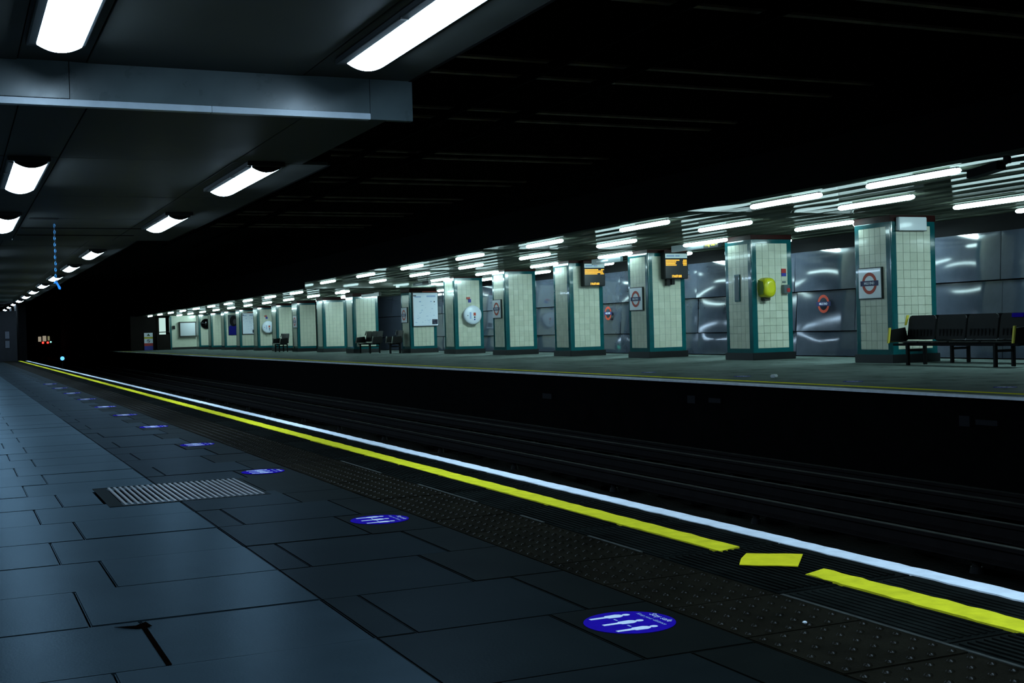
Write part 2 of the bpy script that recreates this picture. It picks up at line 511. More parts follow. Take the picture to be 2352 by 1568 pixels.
# social distancing stickers
figure = [(0, -0.07), (0.012, -0.07), (0.014, -0.012), (0.026, -0.008), (0.030, 0.032), (0.018, 0.046), (0.006, 0.050), (-0.006, 0.050), (-0.018, 0.046), (-0.030, 0.032), (-0.026, -0.008), (-0.014, -0.012), (-0.012, -0.07)]
def make_sticker(label, x, y, rot, group):
    t = thing('floor_sticker', label, 'sticker', (x, y, 0.0), rot, group)
    d = MB()
    d.prism([(0.141 * math.cos(a * math.pi / 24), 0.141 * math.sin(a * math.pi / 24), 0.0005) for a in range(48)], (0, 0, 0.0015))
    d.build('disc', 'sticker_blue', t)
    for i in (-1, 0, 1):
        fb = MB().prism([(px * 0.62 + i * 0.085, py * 0.95 - 0.025, 0.0021) for px, py in figure], (0, 0, 0.0008))
        fb.prism([(0.011 * math.cos(a * math.pi / 6) + i * 0.085, 0.035 + 0.013 * math.sin(a * math.pi / 6), 0.0021) for a in range(12)], (0, 0, 0.0008))
        fb.build('figure', 'sticker_white', t)
    for i in (-0.5, 0.5):
        MB().box(i * 0.085 - 0.010, i * 0.085 + 0.010, -0.028, -0.022, 0.0021, 0.0027).build('arrow', 'print_pale_blue', t)
    inst('lettering', text_mesh('Stay safe', 0.034, 'sticker_white'), t, (0, 0.112, 0.0024))
    inst('lettering', text_mesh('Keep your distance', 0.022, 'print_pale_blue'), t, (0, 0.078, 0.0024))
    return t

SY = [3.30, 5.72, 8.18, 10.59, 13.04, 15.32, 17.4, 19.9, 22.4, 25.0, 27.6]
for i, y in enumerate(SY):
    lab = 'round blue distancing sticker with three white figures, ' + ('nearest one on the flagstones' if i == 0 else ORD[i] + ' along the near platform')
    make_sticker(lab, 1.855 - 0.003 * i, y, -math.pi / 2, 'distancing stickers on the near platform')
for i, (x, y) in enumerate(((11.82, 11.44), (11.69, 14.12), (11.8, 17.0), (11.8, 20.0))):
    make_sticker('flat blue sticker on the opposite platform, ' + ['below the end of the long bench', 'below the roundel pillar nearest the viewer', 'third from the bench', 'fourth from the bench'][i], x, y, math.pi / 2, 'stickers on the opposite platform')
o = MB().box(-0.06, 0.06, -0.04, 0.04, 0.0, 0.05, bv=0.01).build('paper_scrap', 'paper', None, (11.81, 16.15, 0.0), (0, 0.0, 0.5))
tag(o, 'small white paper scrap lying on the opposite platform', 'litter')
o = MB().box(-0.006, 0.006, -0.006, 0.006, 0, 0.006, bv=0.002).build('paper_scrap', 'paper', None, (2.285, 3.005, 0.0055))
tag(o, 'tiny white speck of paper on the blister paving', 'litter')

# ------------------------------------------------------------------ near canopy ceiling
ceiling = thing('ceiling', 'low dark panelled ceiling over the near platform', 'ceiling', kind='structure')
ZA, ZB, ZC = 2.80, 2.50, 2.77
YS, YE = 8.94, 21.0
def canopy(xb, yb, z):
    for a, b in zip(xb, xb[1:]):
        for c, d in zip(yb, yb[1:]):
            me = MB().box(0, b - a - 0.008, 0, d - c - 0.008, 0, 0.03, bv=0.003).mesh('ceiling_panel', 'ceiling_panel')
            inst('ceiling_panel', me, ceiling, (a + 0.004, c + 0.004, z + random.uniform(0, 0.0015)), (random.uniform(-.0008, .0008), random.uniform(-.0015, .0015), 0))
XB = [-2.6, -1.0, 0.45, 0.89, 2.40, 3.25]
canopy(XB, [-9, -4, 0.9, 3.6, 6.2, YS], ZA)
canopy([-2.6, -1.0, 0.45, 0.89, 2.40, 3.05], [YS, 11.45], ZB)
canopy([-2.6, -1.0, 0.45, 0.89, 2.40, 3.33], [11.45, 14.5, 17.2, 18.65, 19.9, YE], ZB)
canopy([-2.6, -1.0, 0.45, 0.89, 2.40, 3.30], [YE, 26, 31, 36, 42, 48, 55, 63, 72, 82], ZC)
MB().box(-2.6, 3.27, 63, 82, ZC + 0.032, 3.4).box(-2.6, 3.3, 82, 82.2, -0.05, 3.4).box(-2.6, 3.22, -9, YS, ZA + 0.032, ZA + 0.12).box(-2.6, 3.02, YS + 0.05, 11.45, ZB + 0.032, 3.4).box(-2.6, 3.30, 11.45, YE, ZB + 0.032, 3.4).box(-2.6, 3.27, YE, 63, ZC + 0.032, 3.4).box(-2.6, 3.20, -9, YS, 3.0, 3.4).build('ceiling_void', 'grout', ceiling)
MB().box(0.95, 1.30, 17.12, 17.30, ZB - 0.006, ZB + 0.01).box(0.92, 2.6, 18.62, 18.68, ZB - 0.006, ZB + 0.01).box(0.92, 2.6, 19.86, 19.94, ZB - 0.006, ZB + 0.01).build('access_slot', 'grout', ceiling)
MB().box(3.22, 3.25, -9, YS, ZA, 3.4).box(3.30, 3.33, 11.45, YE, ZB, 3.4).box(3.27, 3.30, YE, 82, ZC, 3.4).build('edge_trim', 'far_fascia', ceiling)
# the step down across the ceiling
def riser(x0, x1, z0, z1, m_):
    MB().box(x0 + 0.002, x1 - 0.002, YS - 0.02, YS + 0.04, z0 + 0.002, z1 - 0.002, bv=0.002).build('riser_panel', m_, ceiling)
riser(-2.6, -0.8, 2.55, ZA + 0.02, 'riser_panel')
riser(-0.8, 0.775, 2.55, ZA + 0.02, 'riser_panel')
riser(0.775, 2.91, 2.545, ZA + 0.02, 'riser_panel')
riser(2.91, 3.25, ZB, ZA + 0.02, 'riser_panel')
for a, b in ((-2.6, -0.3), (-0.3, 1.73), (1.73, 2.91)):
    MB().box(a + 0.001, b - 0.001, YS - 0.028, YS + 0.04, ZB, 2.545, bv=0.002).build('riser_trim', 'riser_trim', ceiling)

# near lamps: bulged diffuser in a shallow tray
LW, LL = 0.275, 2.02
dm = MB()
prof = []
for i in range(13):
    a = math.pi * i / 12
    prof.append((-LW / 2 * math.cos(a), -0.012 * (math.sin(a) > 0.01) - 0.046 * math.sin(a) ** 2))
nn = len(prof)
vs = [(x, y, z) for y in (0.0, LL) for x, z in prof]
dm.add(vs, [(i, i + 1, nn + i + 1, nn + i) for i in range(nn - 1)], 0, True)
cap_me = MB().prism([(x, 0, z) for x, z in prof], (0, 0.011, 0)).mesh('end_cap', 'black_metal')
flank_me = MB().prism([(-LW / 2 - 0.055, 0, 0.012), (-LW / 2 - 0.002, 0, 0.012), (-LW / 2 - 0.002, 0, -0.012), (-LW / 2 - 0.045, 0, -0.004)], (0, LL, 0)).mesh('flank', 'lamp_flank_lit')
diff_me = dm.mesh('diffuser', 'lamp_near')
tray_me = MB().box(-LW / 2 - 0.055, LW / 2 + 0.02, -0.09, LL + 0.09, -0.018, 0.02, bv=0.004).mesh('tray', 'lamp_housing')
clip_me = MB().box(-LW / 2 - 0.055, -LW / 2 + 0.0, -0.012, 0.012, -0.030, 0.0).mesh('clip', 'black_metal')
def near_lamp(x, y, z, label, group):
    t = thing('strip_light', label, 'lamp', (x, y, z - 0.021), 0, group)
    inst('tray', tray_me, t)
    inst('diffuser', diff_me, t, (0, 0, -0.012))
    inst('end_cap', cap_me, t, (0, -0.012, -0.012))
    inst('end_cap', cap_me, t, (0, LL + 0.001, -0.012))
    inst('flank', flank_me, t, (0, 0, -0.016))
    inst('clip', clip_me, t, (0, 0.75, 0))
    return t
def near_z(y):
    return ZA if y < YS else (ZB if y < YE else ZC)
for k in range(-2, 14):
    y = 6.32 + 5.2 * k - (0.0 if k != 0 else 0.0)
    y = {0: 6.20, 1: 11.42, 2: 16.25, 3: 21.05}.get(k, 26.95 + 5.3 * (k - 4) if k > 3 else y)
    n_ = 'first' if k < 0 else ORD[k]
    lab = 'bright white strip light over the platform edge, ' + (('just' if k == -1 else 'farther') + ' behind the viewer' if k < 0 else n_ + ' of its row from the viewer')
    near_lamp((2.66 if k < 1 else 2.70) if k < 3 else 2.80, y, near_z(y), lab, 'strip lights above the near platform edge')
for k in range(-2, 11):
    y = 6.32 + 5.2 * k
    y = {0: 6.22, 1: 11.52, 2: 16.5}.get(k, y)
    lab = 'bright white strip light over the inner platform, ' + (('just' if k == -1 else 'farther') + ' behind the viewer' if k < 0 else ORD[k] + ' of its row from the viewer')
    near_lamp(0.665, y, near_z(y), lab, 'strip lights above the inner platform')

# hanging blue chain with a ribbon
ch = thing('hanging_chain', 'thin blue chain hanging from the near ceiling with a bright ribbon', 'chain', (1.31, 18.0, 0))
link = MB()
pts = [(0.012 * math.cos(a * math.pi / 5), 0, 0.026 * math.sin(a * math.pi / 5)) for a in range(11)]
link.path(pts, 0.0045, 5)
lme = link.mesh('link', 'chain_blue')
lme2 = link.mesh('link', 'chain_dark')
for i in range(19):
    inst('link', lme if i % 2 == 0 else lme2, ch, (random.uniform(-.003, .003), 0, 2.475 - i * 0.043), (0, 0, (i % 2) * math.pi / 2 + 0.5))
rb = MB().prism([(-0.012, 0, 1.73), (0.012, 0, 1.72), (0.03, 0, 1.68), (0.06, 0, 1.63), (0.055, 0, 1.605), (0.03, 0, 1.61), (0.012, 0, 1.66), (-0.004, 0, 1.695), (-0.035, 0, 1.685)], (0, 0.008, 0))
rb.build('ribbon', 'ribbon_blue', ch)

# left wall and end wall of the near platform
wl = MB().box(-2.75, -2.6, -9, 64, -0.3, 3.4).build('wall_left', 'wall_tile_left')
tag(wl, 'tiled wall along the back of the near platform', 'wall', kind='structure')
we = thing('wall_end', 'dark end wall closing the near platform far away', 'wall', kind='structure')
MB().box(-2.6, 2.72, 62.0, 66, -0.05, 2.33).build('wall_body', 'end_wall_near', we)
for (x, z0, z1) in ((2.30, 1.05, 1.38), (2.30, 0.62, 0.95)):
    o = MB().box(x - 0.09, x + 0.09, 61.96, 62.0, z0, z1).build('notice_plate', 'notice_dim')
    tag(o, 'pale notice on the dark end wall, ' + ('upper' if z0 > 1 else 'lower') + ' of the two', 'sign')
o = MB().box(1.30, 1.62, 61.9, 62.0, 1.85, 2.3, bv=0.02).build('exit_light', 'green_light')
tag(o, 'small green light glowing on the far end wall', 'light')

# ================================================================== TRACKS
tb = thing('track_bed', 'black ballast track bed between the platforms', 'track bed', kind='structure')
bm = MB()
nx, ny = 24, 160
for j in range(ny):
    for i in range(nx):
        bm.v.append((3.0 + i * 7.45 / (nx - 1), -6 + j * 166 / (ny - 1) , -1.16 + random.uniform(-0.05, 0.05)))
bm.f = [(j * nx + i, j * nx + i + 1, (j + 1) * nx + i + 1, (j + 1) * nx + i) for j in range(ny - 1) for i in range(nx - 1)]
bm.m = [0] * len(bm.f)
bm.sm = [False] * len(bm.f)
bm.build('ballast', 'ballast', tb)
sl = MB().box(-1.25, 1.25, -0.125, 0.125, -0.13, 0, bv=0.01).mesh('sleeper', 'sleeper')
for tx in (4.62, 8.92):
    for k in range(70):
        inst('sleeper', sl, tb, (tx, 0.5 + k * 0.72, -1.05))
# rails: flat-bottom profile
def rail_profile(s=1.0):
    r = [(-0.07, 0), (0.07, 0), (0.07, 0.012), (0.012, 0.03), (0.012, 0.11), (0.035, 0.125), (0.035, 0.155), (0.025, 0.16), (-0.025, 0.16), (-0.035, 0.155), (-0.035, 0.125), (-0.012, 0.11), (-0.012, 0.03), (-0.07, 0.012)]
    return [(x * s, z * s) for x, z in r]
for x, z, lab in ((3.90, -1.05, 'running rail beside the near platform'), (5.34, -1.05, 'second running rail from the near platform'), (8.20, -1.05, 'running rail of the opposite track nearer the middle'), (9.64, -1.05, 'running rail close under the opposite platform')):
    o = MB().prism([(x + a, -6, z + b) for a, b in rail_profile()], (0, 144, 0)).build('running_rail', 'rail_steel')
    tag(o, 'dull brown steel ' + lab, 'rail', 'running rails')
pot = MB().tube((0, 0, 0), (0, 0, 0.05), 0.055, 10, 0, 0.045).tube((0, 0, 0.05), (0, 0, 0.11), 0.035, 10).mesh('insulator', 'ceramic')
for x, lab in ((7.20, 'raised conductor rail in the gap between the two tracks'), (8.92, 'conductor rail in the middle of the opposite track'), (4.62, 'conductor rail in the middle of the near track')):
    t = thing('conductor_rail', 'dark ' + lab, 'rail', (x, 0, -1.10), 0, 'conductor rails')
    MB().prism([(a * 1.1, -6, 0.11 + b * 0.9) for a, b in rail_profile()], (0, 144, 0)).build('rail', 'rail_steel', t)
    for k in range(16):
        inst('insulator', pot, t, (0, 1.5 + k * 2.9, 0))

# ================================================================== OPPOSITE PLATFORM
FE = 10.38
PX = 16.74          # track face of the pillars
WX = 18.95          # back wall
ff = thing('floor', 'grey platform floor across the tracks', 'floor', kind='structure')
MB().box(FE + 0.12, WX + 0.5, 4, 96, -0.02, 0.0).build('paving', 'far_floor', ff)
MB().box(FE + 0.10, FE + 0.2, 4, 96, -1.25, -0.05).build('platform_face', 'soot_wall', ff)
MB().box(FE, FE + 0.55, 4, 96, -0.02, 0.003, bv=0.004).build('coping', 'far_floor', ff)
o = MB().box(FE - 0.006, FE + 0.11, 4, 92, -0.025, 0.006).build('platform_edge_line', 'white_paint')
tag(o, 'white painted line on the edge of the opposite platform', 'line', kind='structure')
o = MB().box(FE + 0.42, FE + 0.55, 4, 92, 0.002, 0.007).build('safety_line', 'yellow_paint')
tag(o, 'thin yellow safety line along the opposite platform', 'line')
for i, (y, z, hw, hh, m_) in enumerate(((16.45, -0.29, 0.11, 0.06, 'plate_dim'), (15.8, -0.28, 0.16, 0.035, 'plate_dim'), (10.73, -0.30, 0.08, 0.06, 'plate_dim'), (10.4, -0.30, 0.16, 0.03, 'plate_dim'), (21.6, -0.44, 0.2, 0.05, 'plate_dim'))):
    o = MB().box(FE + 0.07, FE + 0.10, y - hw, y + hw, z - hh, z + hh).build('track_plate', m_)
    tag(o, 'faint ' + ['grey square plate under the paper scrap', 'brown strip plate under the pillar with the yellow hood', 'grey square plate under the bench', 'brown strip plate under the bench end', 'dim long plate under the first indicator'][i] + ', on the far platform face', 'plate')

# tiling helper -------------------------------------------------------------
TILE = 0.1725
tile_me = [MB().box(-TILE / 2 + 0.003, TILE / 2 - 0.003, -TILE / 2 + 0.003, TILE / 2 - 0.003, -0.006, 0.0, bv=0.0018).mesh('tile', m_) for m_ in ('cream_tile', 'cream_tile_pale', 'cream_tile_dull')]
PW, PD = 1.14, 1.07      # pillar width across, depth along


def pillar(px, py, ztop, label, rows, detail, group='cream tiled pillars on the opposite platform'):
    t = thing('pillar', label, 'pillar', (px, py, 0), 0, group)
    MB().box(0.012, PW - 0.012, 0.012, PD - 0.012, 0.0, ztop).build('core', 'tile_grout', t)
    MB().box(-0.03, PW + 0.03, -0.03, PD + 0.03, 0.0, 0.165, bv=0.008).build('plinth', 'plinth_black', t)
    zt0 = 0.265
    zt1 = zt0 + rows * TILE
    g = 0.135
    # green glazed corner pieces with a rounded nose
    for cx, cy, sx, sy in ((0, 0, 1, 1), (PW, 0, -1, 1), (0, PD, 1, -1), (PW, PD, -1, -1)):
        r = 0.028
        prof = [(g, 0.012)]
        prof += [(g, 0)]
        for i in range(6):
            a = math.pi / 2 * i / 5
            prof.append((r - r * math.sin(a), r - r * math.cos(a)))
        prof += [(0, g), (0.012, g)]
        prof += [(0.012, 0.012)]
        MB().prism([(cx + sx * a, cy + sy * b, 0.165) for a, b in prof], (0, 0, zt1 + 0.09 - 0.165)).build('corner_tile_strip', 'green_tile', t)
    # green skirting and top strips on each face
    for z0, z1 in ((0.165, zt0 - 0.002), (zt1 + 0.002, zt1 + 0.09)):
        MB().box(g, PW - g, 0.0, 0.012, z0, z1).box(g, PW - g, PD - 0.012, PD, z0, z1).box(0.0, 0.012, g, PD - g, z0, z1).box(PW - 0.012, PW, g, PD - g, z0, z1).build('border_tile_strip', 'green_tile', t)
    MB().box(-0.004, PW + 0.004, -0.004, PD + 0.004, zt1 + 0.09, ztop, bv=0.004).build('head_band', 'red_band', t)
    nx = 5
    wx, wy = (PW - 2 * g) / nx, (PD - 2 * g) / nx
    big = MB()
    for r_ in range(rows):
        z = zt0 + (r_ + 0.5) * TILE
        for i in range(nx):
            if detail:
                a = inst('tile', random.choice(tile_me), t, (g + (i + 0.5) * wx, 0.006 - 0.006 - random.uniform(0, 0.0012), z), (math.pi / 2 + random.uniform(-.004, .004), 0, 0 + random.uniform(-.004, .004)))
                a.scale = (wx / TILE, 1, 1)
                b = inst('tile', random.choice(tile_me), t, (0.0 - random.uniform(0, 0.0012), g + (i + 0.5) * wy, z), (math.pi / 2, random.uniform(-.004, .004), -math.pi / 2 + random.uniform(-.004, .004)))
                b.scale = (wy / TILE, 1, 1)
            else:
                big.box(g + i * wx + 0.003, g + (i + 1) * wx - 0.003, -0.001, 0.012, z - TILE / 2 + 0.003, z + TILE / 2 - 0.003)
                big.box(-0.001, 0.012, g + i * wy + 0.003, g + (i + 1) * wy - 0.003, z - TILE / 2 + 0.003, z + TILE / 2 - 0.003)
            big.box(g + i * wx + 0.003, g + (i + 1) * wx - 0.003, PD - 0.012, PD + 0.001, z - TILE / 2 + 0.003, z + TILE / 2 - 0.003)
            big.box(PW - 0.012, PW + 0.001, g + i * wy + 0.003, g + (i + 1) * wy - 0.003, z - TILE / 2 + 0.003, z + TILE / 2 - 0.003)
    stuff(big.build('tiling', 'cream_tile', t))
    return t


def ceil_z(y):
    return 2.92 - 0.0035 * (y - 12) if y < 45.2 else 2.585 - 0.0030 * (y - 46)


PIL = [('roundel sign and white box, nearest the long bench', 19.01), ('yellow telephone hood', 23.65), ('clock display and a roundel sign', 28.29), ('a departure display but no roundel', 32.87), ('roundel sign and an otherwise bare face', 37.57), ('round white help point, the larger one', 42.14), ('big white map board, the larger one', 46.99)]
for i, (what, y) in enumerate(PIL):
    pillar(PX, y, ceil_z(y) + 0.01, 'cream tiled green-edged pillar with ' + what, 14 if ceil_z(y) > 2.70 else 12, i < 6)
FPX2 = 15.75
PIL2 = [('plain cream face just behind the small bench group', 51.5), ('bare cream face, second of the narrow row', 56.3), ('small roundel on its side', 61.0), ('a bench in front of it', 65.4), ('smaller round white help point', 69.9), ('smaller white map board', 74.7), ('dark portrait poster', 79.3), ('narrow bare face beside the poster', 83.8), ('dark convex mirror', 88.3)]
for i, (what, y) in enumerate(PIL2):
    pillar(FPX2, y, ceil_z(y) + 0.01, 'distant cream tiled pillar with ' + what, 12, False, 'distant cream tiled pillars')

# ceiling across the tracks -------------------------------------------------
fc = thing('ceiling', 'low glossy dark green ceiling over the opposite platform', 'ceiling', kind='structure')
CX0 = 12.0
npl = 12
pw = (WX + 0.3 - CX0) / npl
for i in range(npl):
    for a, b in ((5.0, 11.0), (11.0, 18.9), (18.9, 28.2), (28.2, 37.5), (37.5, 45.2), (45.2, 52.0), (52.0, 60), (60, 76), (76, 93)):
        x0, x1 = CX0 + i * pw + 0.004, CX0 + (i + 1) * pw - 0.004
        if a >= 60 and x0 > 17.3:
            continue
        tl = random.uniform(-0.004, 0.004) if i else 0.0
        ty = random.uniform(-0.0022, 0.0022) if i else 0.0
        za, zb = ceil_z(a + 0.01), ceil_z(b - 0.01)
        b_ = MB()
        seg = 6
        v = []
        for j in range(seg + 1):
            y = a + 0.004 + (b - a - 0.008) * j / seg
            z = za + (zb - za) * j / seg
            wv = 0.0009 * math.sin(j * 1.9 + i * 2.3) if i else 0.0
            for x, s in ((x0, -1), ((x0 + x1) / 2, 0), (x1, 1)):
                v.append((x, y, z + ty * s * 0.5 + wv + (0.001 if s == 0 and i else 0)))
        f = [(3 * j + k, 3 * j + k + 1, 3 * j + k + 4, 3 * j + k + 3) for j in range(seg) for k in (0, 1)]
        nb = len(v)
        v += [(p[0], p[1], p[2] + 0.03) for p in v]
        f += [tuple(nb + q for q in fc_[::-1]) for fc_ in f]
        f += [(3 * j, 3 * j + 3, nb + 3 * j + 3, nb + 3 * j) for j in range(seg)] + [(3 * j + 2, nb + 3 * j + 2, nb + 3 * j + 5, 3 * j + 5) for j in range(seg)]
        f += [(0, nb, nb + 1, 1), (1, nb + 1, nb + 2, 2), (3 * seg, 3 * seg + 1, nb + 3 * seg + 1, nb + 3 * seg), (3 * seg + 1, 3 * seg + 2, nb + 3 * seg + 2, nb + 3 * seg + 1)]
        b_.add(v, f, 0, True)
        b_.build('ceiling_plank', 'far_ceiling', fc)
for a, b in ((5, 45.2), (45.2, 93)):
    for p, q in ((a, (a + b) / 2), ((a + b) / 2, b)):
        z0 = min(ceil_z(p + .01), ceil_z(q - .01)) - 0.0
        z0 = ceil_z(q - .01)
        v0, v1 = ceil_z(p + .01) + 0.004, ceil_z(q - .01) + 0.004
        MB().prism([(CX0 - 0.02, p, v0), (CX0 - 0.02, q, v1), (CX0 - 0.02, q, 3.6), (CX0 - 0.02, p, 3.6)], (0.02, 0, 0)).build('fascia', 'far_fascia', fc)
    MB().box(CX0, WX + 0.3, a, b, 3.02, 3.1).build('ceiling_void', 'soot', fc)
MB().box(CX0, WX + 0.3, 45.19, 45.22, 2.57, 2.9).build('ceiling_step', 'far_ceiling', fc)

# lamps over the opposite platform ---------------------------------------------
FLL = 1.90
fl = MB()
n = 12
prof = [(0.044 * math.cos(2 * math.pi * i / n), 0.044 * math.sin(2 * math.pi * i / n)) for i in range(n)]
rings = [(0.0, 0.25), (0.03, 0.75), (0.09, 1.0), (FLL - 0.09, 1.0), (FLL - 0.03, 0.75), (FLL, 0.25)]
vs = [(x * s, y, z * s) for y, s in rings for x, z in prof]
fl.add(vs, [(r * n + i, r * n + (i + 1) % n, (r + 1) * n + (i + 1) % n, (r + 1) * n + i) for r in range(len(rings) - 1) for i in range(n)], 0, True)
fl.add(vs, [tuple(range(n)), tuple(range((len(rings) - 1) * n, len(rings) * n))[::-1]])
fdiff = fl.mesh('diffuser', 'lamp_far')
fspine = MB().box(-0.02, 0.02, 0.05, FLL - 0.05, 0.03, 0.055).mesh('spine', 'lamp_housing')
fdiff_fill = fl.mesh('diffuser', 'lamp_fill')
def far_lamp(x, y, label, group, back=False):
    z = ceil_z(y + 0.95) - 0.058
    t = thing('tube_light', label, 'lamp', (x, y, z), 0, group)
    t.rotation_euler = (-0.0033, 0, 0)
    inst('diffuser', fdiff_fill if back else fdiff, t)
    inst('spine', fspine, t)
r1 = [12.42, 15.28] + [19.70 + 4.40 * k for k in range(6)] + [46.14 + 4.33 * k for k in range(10)]
r2 = [15.32] + [19.72 + 4.40 * k for k in range(6)] + [46.2 + 4.27 * k for k in range(10)]
r3 = [15.05] + [19.62 + 4.40 * k for k in range(6)]
r4 = [15.6] + [20.0 + 4.40 * k for k in range(6)] + [46.4, 50.6]
r5 = [c + 1.12 for c in (52.0, 56.3, 61.0, 65.4, 69.9, 74.7, 79.3, 83.8, 88.5)]  # added tubes hidden behind the distant pillars, to brighten the next faces
r1 = [y * 1.025 for y in r1]
r2 = [y * 1.02 for y in r2]
r3 = [y * 1.01 for y in r3]
for x, ys, lab in ((12.45, r1, 'front row nearest the tracks'), (14.28, r2, 'second row from the tracks'), (16.52, r3, 'third row just before the pillars'), (18.45, r4, 'back row behind the pillars'), (16.3, r5, 'bays between the distant pillars, added to brighten their faces')):
    for i, y in enumerate(ys):
        far_lamp(x, y, 'white tube light under the opposite ceiling, ' + ORD[i] + ' in the ' + lab, 'tube lights in the ' + lab, back=lab.startswith('bays'))
# wide fill lights added in the bays, out of sight, to brighten pillar faces
bay_diff = MB()
bp_ = [(-0.13 * math.cos(math.pi * i / 10), -0.07 * math.sin(math.pi * i / 10)) for i in range(11)]
bv_ = [(x, y, z) for x in (0.0, 1.2) for y, z in bp_]
bay_diff.add(bv_, [(i, i + 1, 11 + i + 1, 11 + i) for i in range(10)], 0, True)
bay_diff.add(bv_, [tuple(range(11)), tuple(range(11, 22))[::-1]])
bay_me = bay_diff.mesh('diffuser', 'lamp_fill')
bay_tray = MB().box(-0.05, 1.25, -0.16, 0.16, 0.0, 0.03, bv=0.004).mesh('tray', 'lamp_housing')
for i, y in enumerate((14.36, 19.01, 23.65, 28.29, 32.87, 37.57, 42.14, 46.99)):
    y += 1.40
    t = thing('added_fill_light', 'wide added fill light lying across the bay behind the pillars, ' + ORD[i] + ' bay from the viewer', 'lamp', (17.10, y, ceil_z(y) - 0.035), 0, 'added fill lights behind the pillars')
    inst('diffuser', bay_me, t)
    inst('tray', bay_tray, t)


# back wall across the tracks -------------------------------------------------
wr = thing('wall_right', 'glossy grey enamel panel wall behind the opposite pillars', 'wall', kind='structure')
MB().box(WX + 0.13, WX + 0.3, 5, 58.4, -0.05, 3.1).build('wall_backing', 'wall_backing', wr)
MB().box(FPX2 + PW - 0.2, FPX2 + PW + 0.2, 57.4, 96, -0.05, 3.1).build('wall_backing', 'wall_backing', wr)
MB().box(FPX2 + PW + 0.2, WX + 0.3, 58.4, 58.6, -0.05, 3.1).build('wall_return', 'wall_backing', wr)
PY, PZ = 2.20, [0.015, 0.61, 1.58, 2.56]
pmesh = {}
def wpanel(hz, var):
    if (hz, var) in pmesh:
        return pmesh[(hz, var)]
    rr = random.Random(var * 31 + int(hz * 100))
    nu, nv = 14, 8
    wd = PY - 0.02
    ph = [rr.uniform(0, 6.28) for _ in range(6)]
    am = [rr.uniform(-1, 1) for _ in range(4)]
    v = []
    for j in range(nv + 1):
        for i in range(nu + 1):
            s, t = i / nu, j / nv
            edge = (4 * s * (1 - s)) * (4 * t * (1 - t))
            d = edge * (0.007 + 0.003 * am[0]) + 0.0035 * am[1] * math.sin(5.5 * s + ph[0]) * math.sin(3.5 * t + ph[1]) + 0.002 * am[2] * math.sin(9 * s + ph[2] + 3 * t)
            v.append((-d, s * wd, t * (hz - 0.02)))
    nb = nu + 1
    f = [(j * nb + i, j * nb + i + 1, (j + 1) * nb + i + 1, (j + 1) * nb + i) for j in range(nv) for i in range(nu)]
    b = MB()
    b.add(v, f, 0, True)
    b.box(0.012, 0.03, 0, wd, 0, hz - 0.02)
    pmesh[(hz, var)] = b.mesh('wall_panel', 'wall_panel')
    return pmesh[(hz, var)]
for k in range(-5, 19):
    y = 18.4 + k * PY
    if y > 57:
        break
    for a, b in zip(PZ, PZ[1:]):
        inst('wall_panel', wpanel(round(b - a, 3), (k * 5 + int(a * 3)) % 4), wr, (WX, y + 0.01, a + 0.01), (0, math.radians(random.uniform(2.8, 5.2)), random.uniform(-.012, .012)))

# ------------------------------------------------------------------ signs
def ring_mesh(r0, r1, th, mname, n=40):
    b = MB()
    v = []
    for z in (0, th):
        for r in (r0, r1):
            v += [(r * math.cos(2 * math.pi * i / n), r * math.sin(2 * math.pi * i / n), z) for i in range(n)]
    for i in range(n):
        j = (i + 1) % n
        b.f += [(i, j, n + j, n + i), (2 * n + i, 3 * n + i, 3 * n + j, 2 * n + j), (i, 2 * n + i, 2 * n + j, j), (n + i, n + j, 3 * n + j, 3 * n + i)]
    b.v = v
    b.m = [0] * len(b.f)
    b.sm = [False] * len(b.f)
    return b.mesh('ring', mname)
ring_me = ring_mesh(0.150, 0.216, 0.004, 'roundel_red')
bar_me = MB().box(-0.262, 0.262, -0.052, 0.052, 0.003, 0.008).mesh('name_bar', 'roundel_blue')
board_me = MB().box(-0.325, 0.325, -0.295, 0.295, -0.02, 0.0, bv=0.004).mesh('board', 'sign_white')
frame_me = MB().box(-0.345, 0.345, -0.315, 0.315, -0.055, -0.012, bv=0.004).mesh('frame', 'sign_frame')
def roundel(x, y, z, label, board=True):
    t = thing('roundel_sign', label, 'sign', (x, y, z), 0, 'station roundels')
    t.rotation_euler = FACE_TRACK
    if board:
        inst('frame', frame_me, t)
        inst('board', board_me, t)
    inst('ring', ring_me, t, (0, 0.0, 0.001))
    inst('name_bar', bar_me, t)
    inst('lettering', text_mesh('MILE END', 0.070, 'print_white', bold=0.0015), t, (0, 0, 0.0095))
roundel(PX - 0.06, 19.58, 1.585, 'framed red and blue roundel board on the pillar beside the long bench')
roundel(PX - 0.06, 28.86, 1.575, 'framed roundel board on the pillar carrying the nearer departure display')
roundel(PX - 0.06, 38.18, 1.545, 'framed roundel board on the otherwise bare pillar')
roundel(PX - 0.06, 47.56, 1.53, 'framed roundel board beside the big map board')
roundel(FPX2 - 0.06, 61.30, 1.51, 'tiny framed roundel board on a distant pillar')
roundel(WX - 0.035, 23.84, 1.26, 'unframed roundel fixed straight on the grey wall panels between two pillars', False)
roundel(WX - 0.035, 34.48, 1.27, 'unframed roundel on the grey wall half hidden by a pillar', False)

